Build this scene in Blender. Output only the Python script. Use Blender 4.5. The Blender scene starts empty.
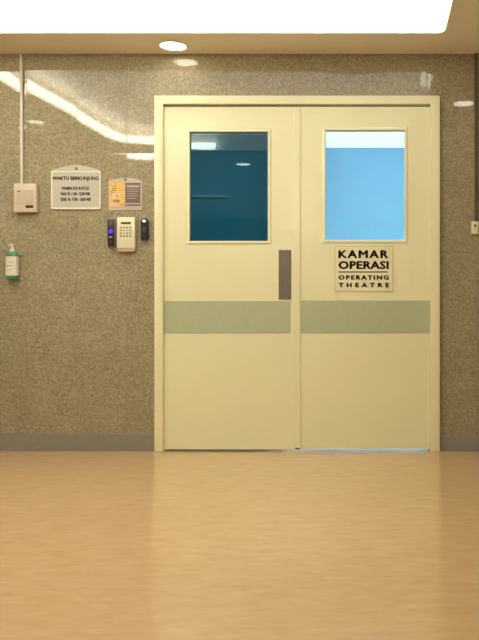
import bpy, bmesh, math, random
from mathutils import Vector
random.seed(4)
scene = bpy.context.scene
COL = scene.collection

# ------------------------------------------------------------------ scale
# wall plane y = 0, corridor towards -y, rooms behind the doors towards +y.
S = 161.0            # photo pixels per metre on the wall plane
D = 5.0              # camera to wall
CX, CZ = 137 / S, 145 / S
def W(px, py, y=0.0):
    """metric x, z of a measured photo position lying at depth y"""
    k = (D + y) / D
    return CX + (px - 377) / S * k, CZ + (306 - py) / S * k
def WX(px, y=0.0): return W(px, 0, y)[0]
def WZ(py, y=0.0): return W(0, py, y)[1]
H = WZ(54)           # ceiling height

# ------------------------------------------------------------------ materials
def new_mat(name):
    m = bpy.data.materials.new(name); m.use_nodes = True
    nt = m.node_tree
    return m, nt, nt.nodes['Principled BSDF']
def N(nt, t, **kw):
    n = nt.nodes.new(t)
    for k, v in kw.items(): setattr(n, k, v)
    return n
def mat(name, col, rough=0.5, metal=0.0, vary=0.06, scale=30, bump=0.0, bscale=8, spec=0.5, coat=0.0):
    """plain paint / plastic / metal with a little procedural unevenness"""
    m, nt, b = new_mat(name)
    tc = N(nt, 'ShaderNodeTexCoord')
    nz = N(nt, 'ShaderNodeTexNoise'); nz.inputs['Scale'].default_value = scale; nz.inputs['Detail'].default_value = 4
    nt.links.new(tc.outputs['Object'], nz.inputs['Vector'])
    r = N(nt, 'ShaderNodeValToRGB')
    r.color_ramp.elements[0].position = 0.3; r.color_ramp.elements[1].position = 0.7
    r.color_ramp.elements[0].color = [c * (1 - vary) for c in col] + [1]
    r.color_ramp.elements[1].color = [min(1, c * (1 + vary)) for c in col] + [1]
    nt.links.new(nz.outputs['Fac'], r.inputs['Fac']); nt.links.new(r.outputs['Color'], b.inputs['Base Color'])
    b.inputs['Roughness'].default_value = rough; b.inputs['Metallic'].default_value = metal
    b.inputs['Specular IOR Level'].default_value = spec
    b.inputs['Coat Weight'].default_value = coat
    if bump:
        n2 = N(nt, 'ShaderNodeTexNoise'); n2.inputs['Scale'].default_value = bscale; n2.inputs['Detail'].default_value = 1
        nt.links.new(tc.outputs['Object'], n2.inputs['Vector'])
        bp = N(nt, 'ShaderNodeBump'); bp.inputs['Strength'].default_value = 1; bp.inputs['Distance'].default_value = bump
        nt.links.new(n2.outputs['Fac'], bp.inputs['Height']); nt.links.new(bp.outputs['Normal'], b.inputs['Normal'])
    return m
def emit(name, col, strength):
    m, nt, b = new_mat(name)
    b.inputs['Base Color'].default_value = (*[min(.8, c * .8) for c in col], 1)
    b.inputs['Emission Color'].default_value = (*col, 1)
    b.inputs['Emission Strength'].default_value = strength
    return m

# granite cladding: 0.31 x 0.62 m slabs, polished, each slab set a hair out of true
TW, TH = 50 / S, 100 / S
def granite():
    m, nt, b = new_mat('granite')
    L = nt.links.new
    tc = N(nt, 'ShaderNodeTexCoord')
    sep = N(nt, 'ShaderNodeSeparateXYZ'); L(tc.outputs['Object'], sep.inputs[0])
    def math_(op, a, bb=None):
        n = N(nt, 'ShaderNodeMath', operation=op)
        for i, v in enumerate((a, bb)):
            if v is None: continue
            if isinstance(v, (int, float)): n.inputs[i].default_value = v
            else: L(v, n.inputs[i])
        return n.outputs[0]
    u = math_('DIVIDE', math_('SUBTRACT', sep.outputs['X'], WX(26.7)), TW)
    v = math_('DIVIDE', math_('SUBTRACT', sep.outputs['Z'], WZ(353)), TH)
    fu, fv = math_('FRACT', u), math_('FRACT', v)
    du = math_('MULTIPLY', math_('MINIMUM', fu, math_('SUBTRACT', 1, fu)), TW)
    dv = math_('MULTIPLY', math_('MINIMUM', fv, math_('SUBTRACT', 1, fv)), TH)
    joint = math_('LESS_THAN', math_('MINIMUM', du, dv), 0.0026)
    cell = N(nt, 'ShaderNodeCombineXYZ'); L(math_('FLOOR', u), cell.inputs[0]); L(math_('FLOOR', v), cell.inputs[1])
    wn = N(nt, 'ShaderNodeTexWhiteNoise', noise_dimensions='3D'); L(cell.outputs[0], wn.inputs['Vector'])
    # grain
    vo = N(nt, 'ShaderNodeTexVoronoi'); vo.inputs['Scale'].default_value = 110; L(tc.outputs['Object'], vo.inputs['Vector'])
    n1 = N(nt, 'ShaderNodeTexNoise'); n1.inputs['Scale'].default_value = 60; n1.inputs['Detail'].default_value = 5
    n1.inputs['Roughness'].default_value = .7; L(tc.outputs['Object'], n1.inputs['Vector'])
    n2 = N(nt, 'ShaderNodeTexNoise'); n2.inputs['Scale'].default_value = 7; n2.inputs['Detail'].default_value = 3
    L(tc.outputs['Object'], n2.inputs['Vector'])
    vs = N(nt, 'ShaderNodeSeparateColor'); L(vo.outputs['Color'], vs.inputs[0])
    g = math_('ADD', math_('MULTIPLY', vs.outputs[0], .34), math_('MULTIPLY', n1.outputs['Fac'], .66))
    g = math_('ADD', g, math_('MULTIPLY', math_('SUBTRACT', n2.outputs['Fac'], .5), .22))
    g = math_('ADD', g, math_('MULTIPLY', math_('SUBTRACT', wn.outputs['Value'], .5), .05))
    r = N(nt, 'ShaderNodeValToRGB'); L(g, r.inputs['Fac'])
    cr = r.color_ramp
    cr.elements[0].position = .22; cr.elements[0].color = (.225, .190, .120, 1)
    cr.elements[1].position = .82; cr.elements[1].color = (.50, .445, .31, 1)
    e = cr.elements.new(.42); e.color = (.300, .260, .160, 1)
    e = cr.elements.new(.60); e.color = (.375, .328, .21, 1)
    mx = N(nt, 'ShaderNodeMix', data_type='RGBA'); L(math_('MULTIPLY', joint, .42), mx.inputs['Factor'])
    L(r.outputs['Color'], mx.inputs[6]); mx.inputs[7].default_value = (.14, .11, .075, 1)
    L(mx.outputs[2], b.inputs['Base Color'])
    # slab tilt
    sub = N(nt, 'ShaderNodeVectorMath', operation='SUBTRACT'); L(wn.outputs['Color'], sub.inputs[0]); sub.inputs[1].default_value = (.5, .5, .5)
    mul = N(nt, 'ShaderNodeVectorMath', operation='MULTIPLY'); L(sub.outputs[0], mul.inputs[0]); mul.inputs[1].default_value = (.036, 0, .036)
    geo = N(nt, 'ShaderNodeNewGeometry')
    add = N(nt, 'ShaderNodeVectorMath', operation='ADD'); L(geo.outputs['Normal'], add.inputs[0]); L(mul.outputs[0], add.inputs[1])
    nrm = N(nt, 'ShaderNodeVectorMath', operation='NORMALIZE'); L(add.outputs[0], nrm.inputs[0])
    L(nrm.outputs[0], b.inputs['Normal'])
    ro = math_('ADD', .035, math_('MULTIPLY', joint, .5)); L(ro, b.inputs['Roughness'])
    return m

def vinyl():
    m, nt, b = new_mat('vinyl_floor')
    L = nt.links.new
    tc = N(nt, 'ShaderNodeTexCoord')
    mp = N(nt, 'ShaderNodeMapping'); mp.inputs['Scale'].default_value = (3.2, 9, 1); L(tc.outputs['Object'], mp.inputs['Vector'])
    n1 = N(nt, 'ShaderNodeTexNoise'); n1.inputs['Scale'].default_value = 2.6; n1.inputs['Detail'].default_value = 7; n1.inputs['Roughness'].default_value = .62
    n1.inputs['Distortion'].default_value = .5
    L(mp.outputs[0], n1.inputs['Vector'])
    r = N(nt, 'ShaderNodeValToRGB'); L(n1.outputs['Fac'], r.inputs['Fac'])
    r.color_ramp.elements[0].position = .30; r.color_ramp.elements[0].color = (.56, .365, .175, 1)
    r.color_ramp.elements[1].position = .72; r.color_ramp.elements[1].color = (.65, .445, .235, 1)
    L(r.outputs['Color'], b.inputs['Base Color'])
    n2 = N(nt, 'ShaderNodeTexNoise'); n2.inputs['Scale'].default_value = 2.5; n2.inputs['Detail'].default_value = 4; L(mp.outputs[0], n2.inputs['Vector'])
    mr = N(nt, 'ShaderNodeMapRange'); mr.inputs['To Min'].default_value = .12; mr.inputs['To Max'].default_value = .20
    L(n2.outputs['Fac'], mr.inputs['Value']); L(mr.outputs[0], b.inputs['Roughness'])
    bp = N(nt, 'ShaderNodeBump'); bp.inputs['Strength'].default_value = .5; bp.inputs['Distance'].default_value = .00018
    L(n2.outputs['Fac'], bp.inputs['Height']); L(bp.outputs[0], b.inputs['Normal'])
    b.inputs['Specular IOR Level'].default_value = .9
    return m

def glass(name, tint):
    m, nt, b = new_mat(name)
    L = nt.links.new
    nt.nodes.remove(b)
    out = [n for n in nt.nodes if n.type == 'OUTPUT_MATERIAL'][0]
    tr = N(nt, 'ShaderNodeBsdfTransparent'); tr.inputs['Color'].default_value = (*tint, 1)
    gl = N(nt, 'ShaderNodeBsdfGlossy'); gl.inputs['Roughness'].default_value = .02
    fr = N(nt, 'ShaderNodeFresnel'); fr.inputs['IOR'].default_value = 1.5
    mx = N(nt, 'ShaderNodeMixShader')
    L(fr.outputs[0], mx.inputs[0]); L(tr.outputs[0], mx.inputs[1]); L(gl.outputs[0], mx.inputs[2])
    L(mx.outputs[0], out.inputs['Surface'])
    return m

M = dict(
    granite=granite(), vinyl=vinyl(),
    door=mat('cream_door_paint', (.81, .79, .505), .24, vary=.012, scale=3, bump=.010, bscale=3.2, spec=.6),
    frame=mat('cream_frame_paint', (.84, .815, .54), .26, vary=.015, scale=4),
    band=mat('sage_band', (.44, .49, .30), .45, vary=.03, scale=60),
    steel=mat('brushed_plate', (.21, .18, .15), .38, metal=.85, vary=.08, scale=90),
    soffit=mat('soffit_paint', (.92, .86, .73), .7, vary=.01),
    wallpaint=mat('cream_wall_paint', (.52, .45, .32), .6, vary=.02),
    base=mat('grey_vinyl_skirting', (.265, .245, .20), .4, vary=.04),
    dark=mat('black_rubber', (.02, .018, .015), .6),
    blue=mat('blue_room_paint', (.235, .59, .90), .7, vary=.02),
    teal=mat('teal_room_paint', (.06, .42, .50), .6, vary=.02),
    whitepaint=mat('white_room_paint', (.80, .82, .82), .7, vary=.01),
    beige=mat('beige_plastic', (.64, .55, .41), .42, vary=.02),
    beige2=mat('beige_panel', (.53, .45, .32), .5, vary=.03),
    conduit=mat('beige_conduit', (.64, .58, .46), .45, vary=.02),
    brownpipe=mat('brown_conduit', (.10, .07, .045), .5, vary=.04),
    black=mat('black_plastic', (.018, .015, .018), .3, vary=.1),
    darkgrey=mat('dark_grey_plastic', (.06, .055, .06), .4),
    ivory=mat('ivory_plastic', (.78, .745, .51), .4, vary=.02),
    ivory2=mat('ivory_lip', (.60, .52, .33), .45, vary=.02),
    lcd=mat('lcd_green', (.07, .09, .03), .25),
    key=mat('key_grey', (.26, .23, .16), .5),
    keyy=mat('key_yellow', (.62, .52, .14), .5),
    ink=mat('black_ink', (.032, .018, .012), .55),
    inkbrown=mat('brown_ink', (.10, .07, .04), .55),
    acrylic=None,
    paper=mat('notice_paper', (.56, .54, .45), .16, vary=.03, scale=12, coat=.6, bump=.002, bscale=9),
    signplate=mat('sign_plate', (.81, .77, .50), .22, vary=.01),
    signedge=mat('sign_edge', (.66, .58, .35), .3, vary=.01),
    orange=mat('orange_print', (.80, .46, .12), .35, vary=.22, scale=55),
    brownprint=mat('brown_print', (.17, .11, .095), .35, vary=.12, scale=60),
    lightprint=mat('light_print', (.48, .38, .32), .4),
    palebeige=mat('pale_print', (.72, .56, .33), .4),
    screw=mat('screw_metal', (.25, .23, .2), .35, metal=.8),
    green=mat('green_bottle', (.035, .27, .17), .18, vary=.06, spec=.6),
    pump=mat('white_pump', (.80, .76, .64), .35, vary=.02),
    labelp=mat('bottle_label', (.76, .72, .55), .45, vary=.05, scale=60),
    labeltext=mat('label_print', (.30, .20, .14), .5),
    panel=emit('panel_glow', (1, .985, .92), 1.1),
    strip=emit('strip_glow', (1, .985, .86), 15),
    frontstrip=emit('front_strip_glow', (1, .985, .88), 4.0),
    lens=emit('downlight_glow', (1, .93, .75), 9.0),
    ceilglow=emit('ceiling_band_glow', (.78, .92, 1), .66),
    trim=mat('white_trim', (.78, .72, .6), .4),
    ledblue=emit('blue_led', (.045, .02, 1), 1.2),
    ledwhite=emit('white_led', (.55, .6, 1), 2.6),
    glass_dark=glass('tinted_glass', (.30, .62, .72)),
    glass_clear=glass('clear_glass', (.93, .97, .98)),
)

def clear_acrylic():
    m = glass('clear_acrylic', (.97, .97, .95)); nt = m.node_tree
    out = [n for n in nt.nodes if n.type == 'OUTPUT_MATERIAL'][0]
    mx = out.inputs['Surface'].links[0].from_node
    df = N(nt, 'ShaderNodeBsdfDiffuse'); df.inputs['Color'].default_value = (.78, .74, .60, 1)
    m2 = N(nt, 'ShaderNodeMixShader'); m2.inputs[0].default_value = .7
    nt.links.new(mx.outputs[0], m2.inputs[1]); nt.links.new(df.outputs[0], m2.inputs[2]); nt.links.new(m2.outputs[0], out.inputs['Surface'])
    return m
M['acrylic'] = clear_acrylic()

# ------------------------------------------------------------------ mesh helpers
def box(bm, x0, x1, y0, y1, z0, z1, bev=0.0, seg=2):
    t = bmesh.new()
    bmesh.ops.create_cube(t, size=1)
    for v in t.verts:
        v.co = Vector(((x0 + x1) / 2 + v.co.x * (x1 - x0), (y0 + y1) / 2 + v.co.y * (y1 - y0), (z0 + z1) / 2 + v.co.z * (z1 - z0)))
    if bev: bmesh.ops.bevel(t, geom=t.edges[:], offset=bev, segments=seg, affect='EDGES', profile=.5)
    join(bm, t)
def join(bm, t):
    me = bpy.data.meshes.new('tmp'); t.to_mesh(me); t.free(); bm.from_mesh(me); bpy.data.meshes.remove(me)
def loft(bm, rings, cap=True):
    vs = [[bm.verts.new(p) for p in r] for r in rings]
    n = len(rings[0])
    for a, b in zip(vs, vs[1:]):
        for i in range(n): bm.faces.new((a[i], a[(i + 1) % n], b[(i + 1) % n], b[i]))
    if cap:
        bm.faces.new(list(reversed(vs[0]))); bm.faces.new(vs[-1])
def sup(cx, cy, z, rx, ry, p=2.0, n=32):
    out = []
    for i in range(n):
        a = 2 * math.pi * i / n; c, s = math.cos(a), math.sin(a)
        out.append((cx + rx * math.copysign(abs(c) ** (2 / p), c), cy + ry * math.copysign(abs(s) ** (2 / p), s), z))
    return out
def lathe(bm, prof, cx=0, cy=0, n=32, cap=True):
    loft(bm, [sup(cx, cy, z, r, r, 2, n) for r, z in prof], cap)
def tube(bm, pts, r, n=14, closed=False):
    pts = [Vector(p) for p in pts]; rings = []
    m = len(pts)
    for i, p in enumerate(pts):
        a = pts[(i - 1) % m] if (closed or i) else p
        b = pts[(i + 1) % m] if (closed or i < m - 1) else p
        t = (b - a).normalized()
        up = Vector((0, 0, 1)) if abs(t.z) < .9 else Vector((0, 1, 0))
        s = t.cross(up).normalized(); w = s.cross(t)
        rings.append([tuple(p + r * (math.cos(2 * math.pi * k / n) * s + math.sin(2 * math.pi * k / n) * w)) for k in range(n)])
    if closed: rings.append(rings[0])
    loft(bm, rings, not closed)
def prism(bm, pts, y0, y1):
    """outline in x,z given thickness along y"""
    loft(bm, [[(x, y0, z) for x, z in pts], [(x, y1, z) for x, z in pts]])
def rect_ring(bm, o, i, prof):
    """mitred picture-frame moulding; prof = list of (t, y), t 0 at outer rectangle and 1 at inner"""
    rings = []
    for t, y in prof:
        x0, x1, z0, z1 = [a + (b - a) * t for a, b in zip(o, i)]
        rings.append([(x0, y, z0), (x1, y, z0), (x1, y, z1), (x0, y, z1)])
    rings.append(rings[0])
    loft(bm, rings, False)
def obj(name, bm, m, parent=None, smooth=False, origin=None, clean=True):
    if clean: bmesh.ops.remove_doubles(bm, verts=bm.verts[:], dist=1e-6)
    bmesh.ops.recalc_face_normals(bm, faces=bm.faces[:])
    o_ = Vector(origin) if origin is not None else Vector((0, 0, 0))
    if parent is not None: o_ = Vector(parent['_at']) if '_at' in parent else Vector(parent.get('_root', (0, 0, 0)))
    for v in bm.verts: v.co -= o_
    me = bpy.data.meshes.new(name); bm.to_mesh(me); bm.free()
    me.materials.append(M[m] if isinstance(m, str) else m)
    if smooth:
        for p in me.polygons: p.use_smooth = True
        me.set_sharp_from_angle(angle=math.radians(38))
    o = bpy.data.objects.new(name, me); COL.objects.link(o)
    if parent is not None:
        o.parent = parent; o['_root'] = tuple(o_)
    else:
        o.location = o_; o['_at'] = tuple(o_)
    return o
def tag(o, label, cat, group=None, kind=None):
    o['label'] = label; o['category'] = cat
    if group: o['group'] = group
    if kind: o['kind'] = kind
    return o
def thing(name, at, label, cat, group=None, kind=None):
    o = bpy.data.objects.new(name, None); COL.objects.link(o)
    o.empty_display_size = .05; o.location = at; o['_at'] = tuple(at)
    return tag(o, label, cat, group, kind)
def B(): return bmesh.new()
def text_obj(name, body, m, parent, x0, x1, z0, z1, y, weight=0.0, depth=.0006, space=1.0):
    """solid lettering fitted to a rectangle, facing the corridor"""
    cu = bpy.data.curves.new('t', 'FONT'); cu.body = body; cu.size = 1; cu.extrude = .02; cu.offset = 0
    cu.space_character = space; cu.resolution_u = 2
    t = bpy.data.objects.new('t', cu); COL.objects.link(t)
    dg = bpy.context.evaluated_depsgraph_get(); dg.update()
    me = bpy.data.meshes.new_from_object(t.evaluated_get(dg))
    bm = B(); bm.from_mesh(me)
    bpy.data.objects.remove(t); bpy.data.curves.remove(cu); bpy.data.meshes.remove(me)
    if weight:                                  # bold: the strokes thickened on every side
        ofs = [(weight * math.cos(a), weight * .8 * math.sin(a)) for a in [k * math.pi / 3 for k in range(6)]]
        co = [v.co.copy() for v in bm.verts]; fs = [[v.index for v in f.verts] for f in bm.faces]
        bm.free(); bm = B()
        for dx, dz in ofs:
            vv = [bm.verts.new((c.x + dx, c.y + dz, c.z)) for c in co]
            for f in fs: bm.faces.new([vv[i] for i in f])
    xs = [v.co.x for v in bm.verts]; ys = [v.co.y for v in bm.verts]
    for v in bm.verts:
        u = (v.co.x - min(xs)) / (max(xs) - min(xs)); w = (v.co.y - min(ys)) / (max(ys) - min(ys))
        d = (v.co.z + .02) / .04
        v.co = Vector((x0 + u * (x1 - x0), y - d * depth, z0 + w * (z1 - z0)))
    return obj(name, bm, m, parent, clean=False)

# ------------------------------------------------------------------ room shell
XL, XR, YF, YB = -3.2, 3.0, -9.6, 3.0
WT = .12
FX0, FX1 = WX(154, -.03), WX(440, -.03); FZ = WZ(95.3, -.03)      # door frame outer
b = B(); box(b, XL - .1, XR + .1, YF - .1, YB + .1, -.1, 0)
tag(obj('floor', b, 'vinyl'), 'glossy tan vinyl floor of the corridor', 'floor', kind='structure')

b = B()
e = .0006
box(b, XL, FX0 - e, 0, WT, 0, H); box(b, FX1 + e, XR, 0, WT, 0, H); box(b, FX0 - e, FX1 + e, 0, WT, FZ + e, H)
tag(obj('wall_back', b, 'granite'), 'polished brown granite slab wall around the double doors', 'wall', kind='structure')
for nm, c, lab in (('wall_left', (XL - .1, XL, YF, YB), 'plain wall closing the corridor on the left'),
                   ('wall_right', (XR, XR + .1, YF, YB), 'plain wall closing the corridor on the right'),
                   ('wall_front', (XL, XR, YF - .1, YF), 'plain wall opposite the double doors')):
    b = B(); box(b, *c, 0, H + .3); tag(obj(nm, b, 'wallpaint'), lab, 'wall', kind='structure')

# ceiling with the rounded light recess
RX0, RX1 = CX - 420 / S, CX + 62.3 / S
RY1, RY0 = -.385, -3.07
def rounded(x0, x1, y0, y1, rf, rb, n=8):
    pts = []
    for cx, cy, a0, r in ((x1 - rb, y1 - rb, 0, rb), (x0 + rb, y1 - rb, 90, rb), (x0 + rf, y0 + rf, 180, rf), (x1 - rf, y0 + rf, 270, rf)):
        for k in range(n + 1):
            a = math.radians(a0 + 90 * k / n); pts.append((cx + r * math.cos(a), cy + r * math.sin(a)))
    return pts
RD = .15
hole = rounded(RX0, RX1, RY0, RY1, .50, .045)
b = B()
for z in (H, H + .02):
    o = [b.verts.new(p) for p in ((XL, YF, z), (XR, YF, z), (XR, -.0005, z), (XL, -.0005, z))]
    i = [b.verts.new((x, y, z)) for x, y in hole]
    ed = [b.edges.new((l[k], l[(k + 1) % len(l)])) for l in (o, i) for k in range(len(l))]
    bmesh.ops.triangle_fill(b, use_beauty=True, use_dissolve=False, edges=ed)
loft(b, [[(x, y, H) for x, y in hole], [(x, y, H + RD + .03) for x, y in hole]], False)
tag(obj('ceiling', b, 'soffit'), 'cream plaster ceiling with a recess for the light panel', 'ceiling', kind='structure')

cl = thing('ceiling_light', (CX - 1.1, -1.7, H + RD), 'large glowing white light panel set in the ceiling recess above the doors', 'ceiling light')
ins = rounded(RX0 + .004, RX1 - .004, RY0 + .004, RY1 - .004, .498, .043)
b = B(); loft(b, [[(x, y, H + RD) for x, y in ins], [(x, y, H + RD + .02) for x, y in ins]])
obj('diffuser', b, 'panel', cl)
ins2 = rounded(RX0 + .040, RX1 - .040, RY0 + .040, RY1 - .040, .46, .03)
b = B(); tube(b, [(x, y, H + .036) for x, y in [(RX0 + .040, RY1 - .09)] + ins2[18:27] + [(CX - 1.62, ins2[26][1])]], .031, 14)
obj('light_tube', b, 'strip', cl, True)
b = B(); tube(b, [(RX1 - .040, -.80, H + .036), (RX1 - .040, RY1 - .06, H + .036)], .031, 14); obj('light_tube', b, 'frontstrip', cl, True)
b = B(); box(b, RX0 + .06, RX1 - .045, RY1 - .008, RY1 - .004, H + .005, H + .13); obj('light_strip', b, 'frontstrip', cl)
cl2 = thing('ceiling_light', (CX - 1.1, -7.1, H), 'added unseen fill light panel further down the corridor away from the doors', 'ceiling light')  # unseen fill panel added to even out the light on doors and wall
b = B(); box(b, CX - 1.45, CX - .95, -8.6, -5.6, H - .03, H - .006, .003, 1); obj('diffuser', b, emit('fill_panel_glow', (1, .99, .85), 13.5), cl2)
b = B(); rect_ring_h = [(CX - 1.48, CX - .92, -8.63, -5.57), (CX - 1.45, CX - .95, -8.6, -5.6)]
(o0, i0) = rect_ring_h
for q in ((o0[0], i0[0], o0[2], o0[3]), (i0[1], o0[1], o0[2], o0[3]), (i0[0], i0[1], o0[2], i0[2]), (i0[0], i0[1], i0[3], o0[3])):
    box(b, q[0], q[1], q[2], q[3], H - .035, H)
obj('frame', b, 'trim', cl2)
# downlights
def downlight(x, y, label):
    t = thing('downlight', (x, y, H), label, 'downlight', 'round downlights in the ceiling')
    b = B(); lathe_ring = [(.074, H), (.088, H), (.089, H - .004), (.086, H - .007), (.078, H - .006), (.074, H)]
    loft(b, [sup(x, y, z, r, r, 2, 40) for r, z in lathe_ring], False); obj('trim_ring', b, 'trim', t, True)
    b = B(); lathe(b, [(.0745, H - .0002), (.0755, H - .005), (.05, H - .0065)], x, y, 40); obj('lens', b, 'lens', t, True)
    return t
downlight(CX - 197 / S, -.165, 'round lit downlight in the ceiling strip above the left door')
downlight(CX + .67, -1.09, 'round lit downlight right of the ceiling light panel')
downlight(CX - 3.02, -2.08, 'round lit downlight left of the ceiling light panel')
downlight(CX - 1.47, -3.85, 'round lit downlight behind the ceiling light panel, mirrored in the dark door window')

# skirting
b = B(); box(b, XL, FX0 - .001, -.008, 0, 0, WZ(433.5), .002, 1)
tag(obj('baseboard_left', b, 'base'), 'grey skirting strip left of the doors', 'baseboard', kind='structure')
b = B(); box(b, FX1 + .001, XR, -.008, 0, 0, WZ(436), .002, 1)
tag(obj('baseboard_right', b, 'base'), 'grey skirting strip right of the doors', 'baseboard', kind='structure')

# ------------------------------------------------------------------ door frame and doors
yF, yB, yL = -.03, WT - .005, -.010       # frame front, frame back, leaf front
fw0, fw1 = WX(163, yF), WX(430.5, yF); fz = WZ(104, yF)
pts = [(FX0, 0), (fw0, 0), (fw0, fz), (fw1, fz), (fw1, 0), (FX1, 0), (FX1, FZ), (FX0, FZ)]
b = B(); r_ = [[(x, y, z) for x, z in pts] for y in (yF, yB)]
loft(b, r_)
bmesh.ops.recalc_face_normals(b, faces=b.faces[:])
eds = [q for q in b.edges if all(abs(v.co.y - yF) < 1e-5 for v in q.verts)]
bmesh.ops.bevel(b, geom=eds, offset=.005, segments=3, affect='EDGES', profile=.5)
# stop lip behind the leaves
b2 = B()
p2 = [(fw0, 0), (fw0 + .012, 0), (fw0 + .012, fz - .012), (fw1 - .012, fz - .012), (fw1 - .012, 0), (fw1, 0), (fw1, fz), (fw0, fz)]
loft(b2, [[(x, y, z) for x, z in p2] for y in (yL + .048, yB)]); join(b, b2)
tag(obj('trim_1', b, 'frame', smooth=True), 'cream painted steel frame around the double doors', 'door frame', kind='structure')

LT = .044
def leaf(name, label, x0, x1, z0, z1, win, band, glassm, bead_m='frame'):
    t = thing(name, ((x0 + x1) / 2, yL + LT / 2, z0), label, 'door', kind='structure')
    wx0, wx1, wz0, wz1 = win
    b = B()
    rect_ring(b, (x0, x1, z0, z1), (wx0, wx1, wz0, wz1), [(0, yL), (1, yL), (1, yL + LT), (0, yL + LT)])
    obj('door_leaf', b, 'door', t)
    bw = .021
    b = B()
    rect_ring(b, (wx0 - bw, wx1 + bw, wz0 - bw, wz1 + bw), (wx0, wx1, wz0, wz1),
              [(0, yL), (.1, yL - .003), (.45, yL - .006), (.8, yL - .0065), (1, yL - .004), (1, yL + .012), (1, yL)])
    obj('glazing_bead', b, bead_m, t)
    b = B(); box(b, wx0, wx1, yL + .016, yL + .022, wz0, wz1); g = obj('window_pane', b, glassm, t)
    g['label'] = label.split(' with ')[-1] if False else ('dark glass pane' if glassm == 'glass_dark' else 'pane lit bright blue')
    b = B(); box(b, band[0], band[1], yL - .003, yL, band[2], band[3], .001, 1)
    k = obj('bumper_band', b, 'band', t); k['label'] = 'sage green protective band'
    return t
LX0, LX1 = fw0 + .0012, WX(296.6, yL)
RX0d, RX1d = LX1 + .003, fw1 - .0008
ztop = fz - .013
d1 = leaf('door_1', 'left cream hospital door with dark window and upright push plate', LX0, LX1, .012, ztop,
          (WX(190, yL), WX(268, yL), WZ(241, yL), WZ(132, yL)),
          (LX0 + .001, WX(290.3, yL), WZ(333, yL), WZ(301, yL)), 'glass_dark')
b = B(); box(b, WX(278.7, yL), WX(291.2, yL), yL - .004, yL, WZ(299.5, yL), WZ(250, yL), .0015, 2)
k = obj('push_plate', b, 'steel', d1); k['label'] = 'brown grey metal push plate'
d2 = leaf('door_2', 'right cream hospital door with bright blue window and lettered sign', RX0d, RX1d, .017, ztop,
          (WX(325.5, yL), WX(404.5, yL), WZ(240, yL), WZ(130.5, yL)),
          (WX(300.9, yL), RX1d - .001, WZ(333, yL), WZ(300.5, yL)), 'glass_clear')
b = B(); box(b, WX(293.9, yL), WX(300.4, yL), yL - .006, yL - .0005, .020, ztop, .002, 2)
obj('astragal_strip', b, 'door', d2)
b = B(); box(b, WX(295.2, yL), WX(300.0, yL), yL - .010, yL - .006, .014, .022, .001, 1)
k = obj('strip_foot', b, 'dark', d2); k['label'] = 'small dark foot of the meeting strip'

# door sign
ys = yL
sx0, sx1, sz0, sz1 = WX(334.5, ys), WX(393, ys), WZ(291.5, ys), WZ(246, ys)
sg = thing('door_sign', ((sx0 + sx1) / 2, ys, sz0), 'pale sign reading KAMAR OPERASI OPERATING THEATRE on the right door', 'sign')
b = B(); box(b, sx0, sx1, ys - .003, ys, sz0, sz1, .0012, 2); obj('sign_plate', b, 'signplate', sg)
b = B(); rect_ring(b, (sx0, sx1, sz0, sz1), (sx0 + .005, sx1 - .005, sz0 + .005, sz1 - .005), [(0, ys - .003), (0, ys - .0036), (1, ys - .0036), (1, ys - .003)])
obj('sign_border', b, 'signedge', sg)
yt = ys - .003
def dt(body, a, bb, c, d, m, w, sp=1.0): text_obj('lettering', body, m, sg, WX(a, ys), WX(bb, ys), WZ(d, ys), WZ(c, ys), yt, w, .0007, sp)
dt('KAMAR', 338.4, 388.4, 250.2, 258.2, 'ink', .046, 1.22)
dt('OPERASI', 338.4, 388.8, 261.0, 269.2, 'ink', .046, 1.05)
dt('OPERATING', 338.4, 389, 275.2, 279.8, 'inkbrown', .065, 1.35)
dt('THEATRE', 338.6, 389.3, 282.8, 287.4, 'inkbrown', .065, 1.9)
b = B(); box(b, WX(338.4, ys), WX(387.8, ys), yt - .0007, yt, WZ(272.5, ys), WZ(271.5, ys)); obj('ruled_line', b, 'ink', sg)

# ------------------------------------------------------------------ rooms behind the doors
px = WX(272)  # made-up divider keeping the right room's light off the left one
b = B(); box(b, px - .05, px + .05, .2, YB, 0, H); box(b, px - .05, px + .05, WT + .002, .2, 0, H)
tag(obj('wall_light_block', b, 'whitepaint'), 'added partition that keeps bright room light out of the dim left room', 'wall', kind='structure')
b = B(); box(b, px + .05, XR, 2.88, YB, 0, H); tag(obj('wall_blue', b, 'blue'), 'light blue wall seen through the right door window', 'wall', kind='structure')
b = B(); box(b, XL, px - .05, 2.0, 2.1, 0, H); tag(obj('wall_teal', b, 'teal'), 'dark teal wall seen through the left door window', 'wall', kind='structure')
lx0, lz = W(186, 196.5, 1.98); lx1 = WX(228, 1.98)  # pale bar put in for a reflection in the left pane
b = B(); box(b, lx0, lx1, 1.975, 2.0, lz - .008, lz + .008, .003, 1)
tag(obj('reflection_bar', b, 'whitepaint', origin=(lx0, 2.0, lz)), 'thin pale bar standing in for a reflected line in the dark left door window', 'reflection bar')
b = B(); box(b, XL, XR, WT, YB, H + .001, H + .03); tag(obj('ceiling_2', b, 'whitepaint'), 'white ceiling of the rooms behind the doors', 'ceiling', kind='structure')
t = thing('ceiling_light', (1.2, 1.6, H), 'glowing panel standing in for the lit ceiling behind the right door window', 'ceiling light')  # glow put in for the lit white ceiling, not a light fitting
b = B(); box(b, .35, 2.4, 1.5, 2.86, H - .02, H + .0005, .004, 1); obj('diffuser', b, 'ceilglow', t)
t = thing('ceiling_light', (1.4, .8, H), 'added fill light just inside the right door, out of sight above its window', 'ceiling light')  # hidden fill lamp added to brighten the blue wall
b = B(); box(b, .9, 2.0, .4, 1.2, H - .03, H + .0005, .004, 1); obj('diffuser', b, emit('inner_fill_glow', (.84, .95, 1), 13.5), t)
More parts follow.
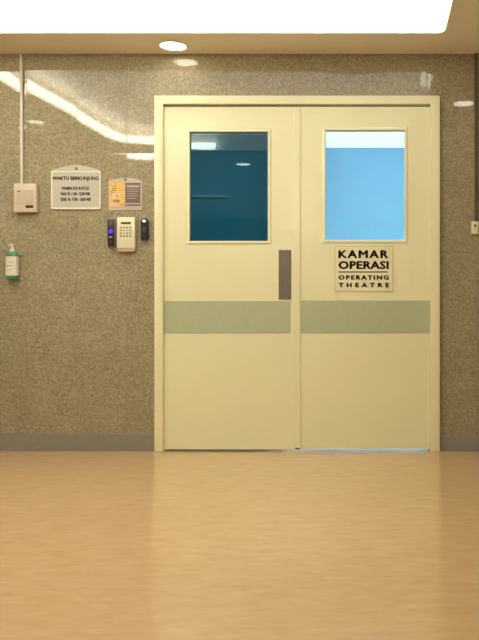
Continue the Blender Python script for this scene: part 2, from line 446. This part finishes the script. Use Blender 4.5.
t = thing('ceiling_light', (-.5, .9, H), 'small added fill light in the dim room behind the left door', 'ceiling light')  # made-up lamp out of view, added to lift the teal wall
b = B(); box(b, -1.0, -.2, .8, 1.0, H - .03, H + .0005, .004, 1); obj('diffuser', b, emit('teal_fill_glow', (.8, .97, 1), 12), t)

# ------------------------------------------------------------------ things on the wall, left
# conduit
b = B()
zc0 = WZ(184.5); xc = WX(22.6)
tube(b, [(WX(22.2), -.0105, H - .0005), (xc, -.0105, zc0)], .0105)
cd = tag(obj('conduit', b, 'conduit', smooth=True, origin=(xc, -.0105, zc0)), 'thin beige conduit running from ceiling down to the beige box', 'conduit')
for py in (80, 128):
    z = WZ(py); x = WX(22.35)
    b = B(); tube(b, [(x, -.0105, z - .008), (x, -.0105, z + .008)], .0125); box(b, x - .022, x + .022, -.003, 0, z - .007, z + .007, .001, 1)
    obj('clip', b, 'conduit', cd, True)

# beige wall box
x0, x1, z0, z1 = WX(14, -.03), WX(36.6, -.03), WZ(212.3, -.03), WZ(183.6, -.03)
t = thing('wall_box', ((x0 + x1) / 2, 0, z0), 'beige plastic control box at the foot of the long conduit', 'wall box')
b = B(); box(b, x0, x1, -.036, 0, z0, z1, .004, 3); obj('body', b, 'beige', t, True)
b = B(); box(b, WX(16.7, -.036), WX(33.2, -.036), -.0385, -.036, WZ(204.2, -.036), WZ(190, -.036), .001, 1); k = obj('cover_panel', b, 'beige2', t); k['label'] = 'darker beige cover panel'
b = B(); box(b, WX(25.6, -.036), WX(33.2, -.036), -.0375, -.036, WZ(208, -.036), WZ(205.2, -.036), .0005, 1); k = obj('slot', b, 'ink', t); k['label'] = 'dark slot'
b = B(); box(b, WX(17, -.0385), WX(20.2, -.0385), -.0392, -.0385, WZ(191.8, -.0385), WZ(191, -.0385)); k = obj('mark', b, 'inkbrown', t); k['label'] = 'small dark printed mark'

# soap bottle in a wire bracket
yb = -.0265
bx = WX(12.3, yb)
zb = WZ(279.0, yb); zl = lambda p: WZ(p, yb)
t = thing('pump_bottle', (bx, yb, zb), 'green pump bottle with pale label held on the granite wall', 'bottle')
rx, ry = 5.7 / S, .028
b = B()
prof = [(0, .86), (.004, .96), (.012, 1.0)]
rings = [sup(bx, yb, zb + z, rx * k, ry * k, 3.6, 40) for z, k in prof]
zs = zl(256.0)
for z, kx, ky in ((zs - .004, 1, 1), (zs + .004, .985, .98), (zs + .012, .90, .90), (zs + .018, .70, .74), (zs + .022, .42, .55), (zs + .024, .38, .5)):
    rings.append(sup(bx, yb, z, rx * kx, ry * ky, 3.6 if kx > .8 else 2.6, 40))
loft(b, rings); obj('bottle_body', b, 'green', t, True)
zn = zs + .024
b = B(); lathe(b, [(.0165, zn - .002), (.0175, zn), (.0175, zn + .014), (.012, zn + .018), (.008, zn + .020), (.0065, zn + .034), (.0085, zn + .035), (.0095, zn + .046), (.007, zn + .050)], bx, yb, 28)
tube(b, [(bx, yb, zn + .043), (bx - .006, yb - .016, zn + .044), (bx - .011, yb - .028, zn + .039)], .0042, 12)
k = obj('pump_head', b, 'pump', t, True); k['label'] = 'white pump head'
b = B()
zA, zB = zl(275.6), zl(256.6)
rr = [[(x, y, z) for x, y, z in sup(bx, yb, zq, rx * s, ry * s, 3.6, 40)] for zq, s in ((zA, 1.0), (zA, 1.03), (zB, 1.03), (zB, 1.0))]
loft(b, rr, False); k = obj('bottle_label', b, 'labelp', t, True); k['label'] = 'pale paper label'
yl = yb - ry * 1.03
for u0, u1, p0, p1 in ((-.004, .019, 262.6, 261.9), (-.022, .018, 266.2, 265.6), (-.021, .012, 270.2, 269.8)):
    b = B(); box(b, bx + u0, bx + u1, yl - .001, yl + .001, zl(p0), zl(p1)); obj('label_print', b, 'labeltext', k)
b = B(); box(b, bx + rx + .001, bx + rx + .016, -.006, 0, zs - .004, zs + .006, .001, 1)
tag(obj('wall_hook', b, 'darkgrey', origin=(bx + rx + .008, 0, zs - .004)), 'tiny dark hook on the granite touching the shoulder of the green pump bottle', 'hook')

# acrylic notice
def hanger(name, label, x0, x1, z0, zt, zpk, back='acrylic'):
    xm = (x0 + x1) / 2; w = (x1 - x0)
    t = thing(name, (xm, 0, z0), label, 'notice')
    pts = [(x0, z0), (x1, z0), (x1, zt), (x1 - .10 * w, zt + .35 * (zpk - zt))]
    for k in range(9):
        a = k / 8; u = 1 - 2 * a
        pts.append((xm + u * .36 * w, zt + (zpk - zt) * (.40 + .60 * (1 - abs(u) ** 1.7))))
    pts += [(x0 + .10 * w, zt + .35 * (zpk - zt)), (x0, zt)]
    b = B(); prism(b, pts, -.004, 0); obj('back_plate', b, back, t)
    return t
nz0 = WZ(209.6)
t = hanger('wall_notice', 'pale acrylic wall notice headed WAKTU BERKUNJUNG left of the orange poster', WX(51.2), WX(101.5), nz0, WZ(171.0), WZ(165.0))
b = B(); box(b, WX(52), WX(100.6), -.0075, -.004, WZ(209), WZ(171.8), .0015, 2); obj('notice_sheet', b, 'paper', t)
b = B(); rect_ring(b, (WX(51.6), WX(101.2), WZ(209.4), WZ(171.2)), (WX(53), WX(99.8), WZ(207.6), WZ(172.4)), [(0, -.004), (0, -.0095), (1, -.0095), (1, -.0075)])
obj('sleeve_edge', b, 'trim', t)
def nt_(body, a, bb, c, d, w): text_obj('lettering', body, 'ink', t, WX(a), WX(bb), WZ(d), WZ(c), -.0075, w * 1.6, .0006)
nt_('WAKTU BERKUNJUNG', 53, 99, 176.6, 181.4, .025)
nt_('PASIEN ICU & ICCU', 62.5, 89.5, 186.8, 190.0, .03)
nt_('PAGI. Pk. 11.00 - 12.00 WIB', 61.3, 90.4, 192.4, 195.6, .03)
nt_('SORE. Pk. 17.00 - 18.00 WIB', 61, 91.2, 197.9, 201.2, .03)
def screw(x, z, y, parent):
    b = B()
    loft(b, [[(x + r * math.cos(a * math.pi / 10), y - d, z + r * math.sin(a * math.pi / 10)) for a in range(20)] for r, d in ((.009, 0), (.009, .003), (.006, .0055))])
    k = obj('screw', b, 'screw', parent, True); k['label'] = 'dark screw head'
screw(WX(76.5), WZ(168.6), -.004, t)

# poster
t = hanger('wall_poster', 'small orange and brown poster in an acrylic holder above the keypad', WX(108.8), WX(142.0), WZ(210.2), WZ(180.6), WZ(177.8))
b = B(); box(b, WX(109.8), WX(125), -.0065, -.004, WZ(207), WZ(182.3), .0008, 1); k = obj('poster_sheet', b, 'orange', t); k['label'] = 'orange yellow printed sheet'
b = B()
for a in ((113, 116.5, 185.6, 186.6), (112, 117.2, 188, 189), (112.3, 116.8, 190, 191), (112.2, 117.0, 192, 192.6), (116.5, 118.2, 195, 197), (113.6, 120, 200, 202.5), (121, 124.5, 204.6, 205.6), (117.2, 119, 204, 205)):
    box(b, WX(a[0]), WX(a[1]), -.0069, -.0065, WZ(a[3]), WZ(a[2]))
obj('print', b, 'labeltext', k)
b = B(); box(b, WX(110), WX(119), -.0069, -.0065, WZ(206.6), WZ(203)); box(b, WX(112.5), WX(121), -.0068, -.0065, WZ(198.6), WZ(193.4))
obj('print', b, 'palebeige', k)
b = B(); box(b, WX(125.6), WX(140.6), -.0065, -.004, WZ(206), WZ(183), .0008, 1); k = obj('poster_sheet', b, 'brownprint', t); k['label'] = 'dark brown printed sheet'
b = B()
for a in ((127, 139.6, 185.2, 187.6), (127.2, 138.2, 189.2, 189.8), (127.2, 139, 191.2, 191.8), (127.2, 137, 193.4, 194), (127.2, 139, 195.8, 196.4), (127.2, 136, 198.2, 198.8), (126.2, 140.2, 203, 204.6)):
    box(b, WX(a[0]), WX(a[1]), -.0069, -.0065, WZ(a[3]), WZ(a[2]))
obj('print', b, 'lightprint', k)
screw(WX(125.6), WZ(179.6), -.004, t)

# keypad
yk = -.03
x0, x1, z0, z1 = WX(116.6, yk), WX(134.8, yk), WZ(251.4, yk), WZ(217, yk)
t = thing('door_keypad', ((x0 + x1) / 2, 0, z0), 'ivory door keypad with small display between two black card readers', 'keypad')
b = B(); box(b, x0, x1, -.030, .002, WZ(248.6, yk), z1, .006, 3); obj('body', b, 'ivory', t, True)
b = B(); box(b, x0 + .004, x1 - .004, -.024, 0, z0, WZ(248.3, yk), .004, 2); k = obj('bottom_lip', b, 'ivory2', t, True); k['label'] = 'darker ivory bottom lip'
b = B(); box(b, WX(120.8, yk), WX(130.8, yk), -.031, -.030, WZ(224.2, yk), WZ(222, yk), .0004, 1); k = obj('display', b, 'lcd', t); k['label'] = 'dark green display'
for r in range(4):
    for c in range(4):
        xx, zk = WX(121.0 + 3.1 * c, yk), WZ(227.6 + 2.85 * r, yk)
        b = B(); box(b, xx - .0062, xx + .0062, -.0322, -.030, zk - .0045, zk + .0045, .001, 1)
        obj('key', b, 'keyy' if (r == 1 and c in (1, 2)) or (r == 2 and c == 1) else 'key', t)

# readers
yk = -.028
x0, x1, z0, z1 = WX(107.5, yk), WX(113.8, yk), WZ(246, yk), WZ(219.2, yk)
t = thing('card_reader', ((x0 + x1) / 2, 0, z0), 'slim square-ended black card reader with blue light left of the keypad', 'card reader')
b = B(); box(b, x0, x1, -.028, .002, z0, z1, .002, 2); obj('body', b, 'black', t, True)
b = B(); box(b, x1 - .0005, x1 + .003, -.014, 0, z0 + .004, z1 - .001, .001, 1); k = obj('lit_edge', b, 'lightprint', t); k['label'] = 'side edge coloured pale as if lit'  # pale colour put in for light along the reader's right side
def disc(bm, x, z, rx, rz, y0, y1):
    loft(bm, [[(x + rx * s * math.cos(a * math.pi / 12), y, z + rz * s * math.sin(a * math.pi / 12)) for a in range(24)] for y, s in ((y0, 1), (y1 + .0004, 1), (y1, .8))])
xm = (x0 + x1) / 2
b = B(); disc(b, xm, WZ(231.4, yk), .013, .0125, -.028, -.0305); k = obj('indicator_light', b, 'ledblue', t, True); k['label'] = 'glowing blue light'
b = B(); disc(b, xm, WZ(224.5, yk), .009, .012, -.028, -.0295); obj('sensor', b, 'darkgrey', t, True)
b = B(); box(b, xm - .010, xm + .010, -.0295, -.028, WZ(237.8, yk), WZ(236.4, yk), .0005, 1); k = obj('mark', b, 'lightprint', t); k['label'] = 'pale mark'
b = B(); disc(b, xm, WZ(241.6, yk), .010, .007, -.028, -.0295); obj('sensor', b, 'darkgrey', t, True)

x0, x1, z0, z1 = WX(140.5, yk), WX(147.7, yk), WZ(240.2, yk), WZ(218, yk)
xm = (x0 + x1) / 2
t = thing('card_reader', (xm, 0, z0), 'rounded black card reader with a white light on top beside the door frame', 'card reader')
def capsule(k, dz=0):
    r = (x1 - x0) / 2 * k; o = []
    for a in range(13): o.append((xm + r * math.cos(a * math.pi / 12), z1 - (x1 - x0) / 2 + r * math.sin(a * math.pi / 12)))
    for a in range(13):
        c, s = math.cos(math.pi + a * math.pi / 12), math.sin(math.pi + a * math.pi / 12)
        o.append((xm + r * math.copysign(abs(c) ** .5, c), z0 + .014 + .014 * k * math.copysign(abs(s) ** .6, s)))
    return o
b = B(); loft(b, [[(x, y, z) for x, z in capsule(k)] for k, y in ((1, .002), (1, -.004), (1, -.019), (.95, -.025), (.82, -.028))]); obj('body', b, 'black', t, True)
b = B(); disc(b, xm, WZ(221.0, yk), .010, .007, -.0278, -.0305); k = obj('indicator_light', b, 'ledwhite', t, True); k['label'] = 'glowing blue white light'
b = B(); disc(b, xm, WZ(229.5, yk), .010, .018, -.0278, -.0292); obj('sensor', b, 'darkgrey', t, True)

# ------------------------------------------------------------------ right edge: switch and brown conduit
x0, x1, z0, z1 = WX(471.6, -.02), WX(478.4, -.02), WZ(234, -.02), WZ(221.2, -.02)
t = thing('wall_switch', ((x0 + x1) / 2, 0, z0), 'small cream wall switch at the right edge below the brown conduit', 'switch')
b = B(); box(b, x0, x1, -.022, 0, z0, z1, .003, 2); obj('body', b, 'ivory', t, True)
b = B(); disc(b, (x0 + x1) / 2, z1 - .028, .007, .008, -.022, -.025); k = obj('button', b, 'inkbrown', t, True); k['label'] = 'dark round button'
b = B(); xq = WX(475.8, -.01); tube(b, [(xq, -.0098, H - .0005), (xq, -.0098, z1 + .0005)], .0095)
tag(obj('conduit', b, 'brownpipe', smooth=True, origin=(xq, -.0098, z1)), 'thin brown conduit running down to the switch at the right edge', 'conduit')

# ------------------------------------------------------------------ tidy helper properties
for o in bpy.data.objects:
    for k in ('_at', '_root'):
        if k in o: del o[k]

# ------------------------------------------------------------------ world, camera, view
w = bpy.data.worlds.new('world'); scene.world = w; w.use_nodes = True
w.node_tree.nodes['Background'].inputs[0].default_value = (.02, .018, .014, 1)
cam = bpy.data.cameras.new('camera'); co = bpy.data.objects.new('camera', cam); COL.objects.link(co)
co.location = (CX, -D, CZ); co.rotation_euler = (math.pi / 2, 0, 0)
cam.sensor_fit = 'VERTICAL'; cam.sensor_height = 36
cam.lens = S * D / 640 * 36
cam.shift_x = -(377 - 239.5) / 640; cam.shift_y = -(320 - 306) / 640
cam.clip_start = .05; cam.clip_end = 60
scene.camera = co
vs = scene.view_settings
scene.display_settings.display_device = 'sRGB'
vs.view_transform = 'Standard'; vs.look = 'None'; vs.gamma = 1; vs.use_curve_mapping = False
vs.exposure = 0.5
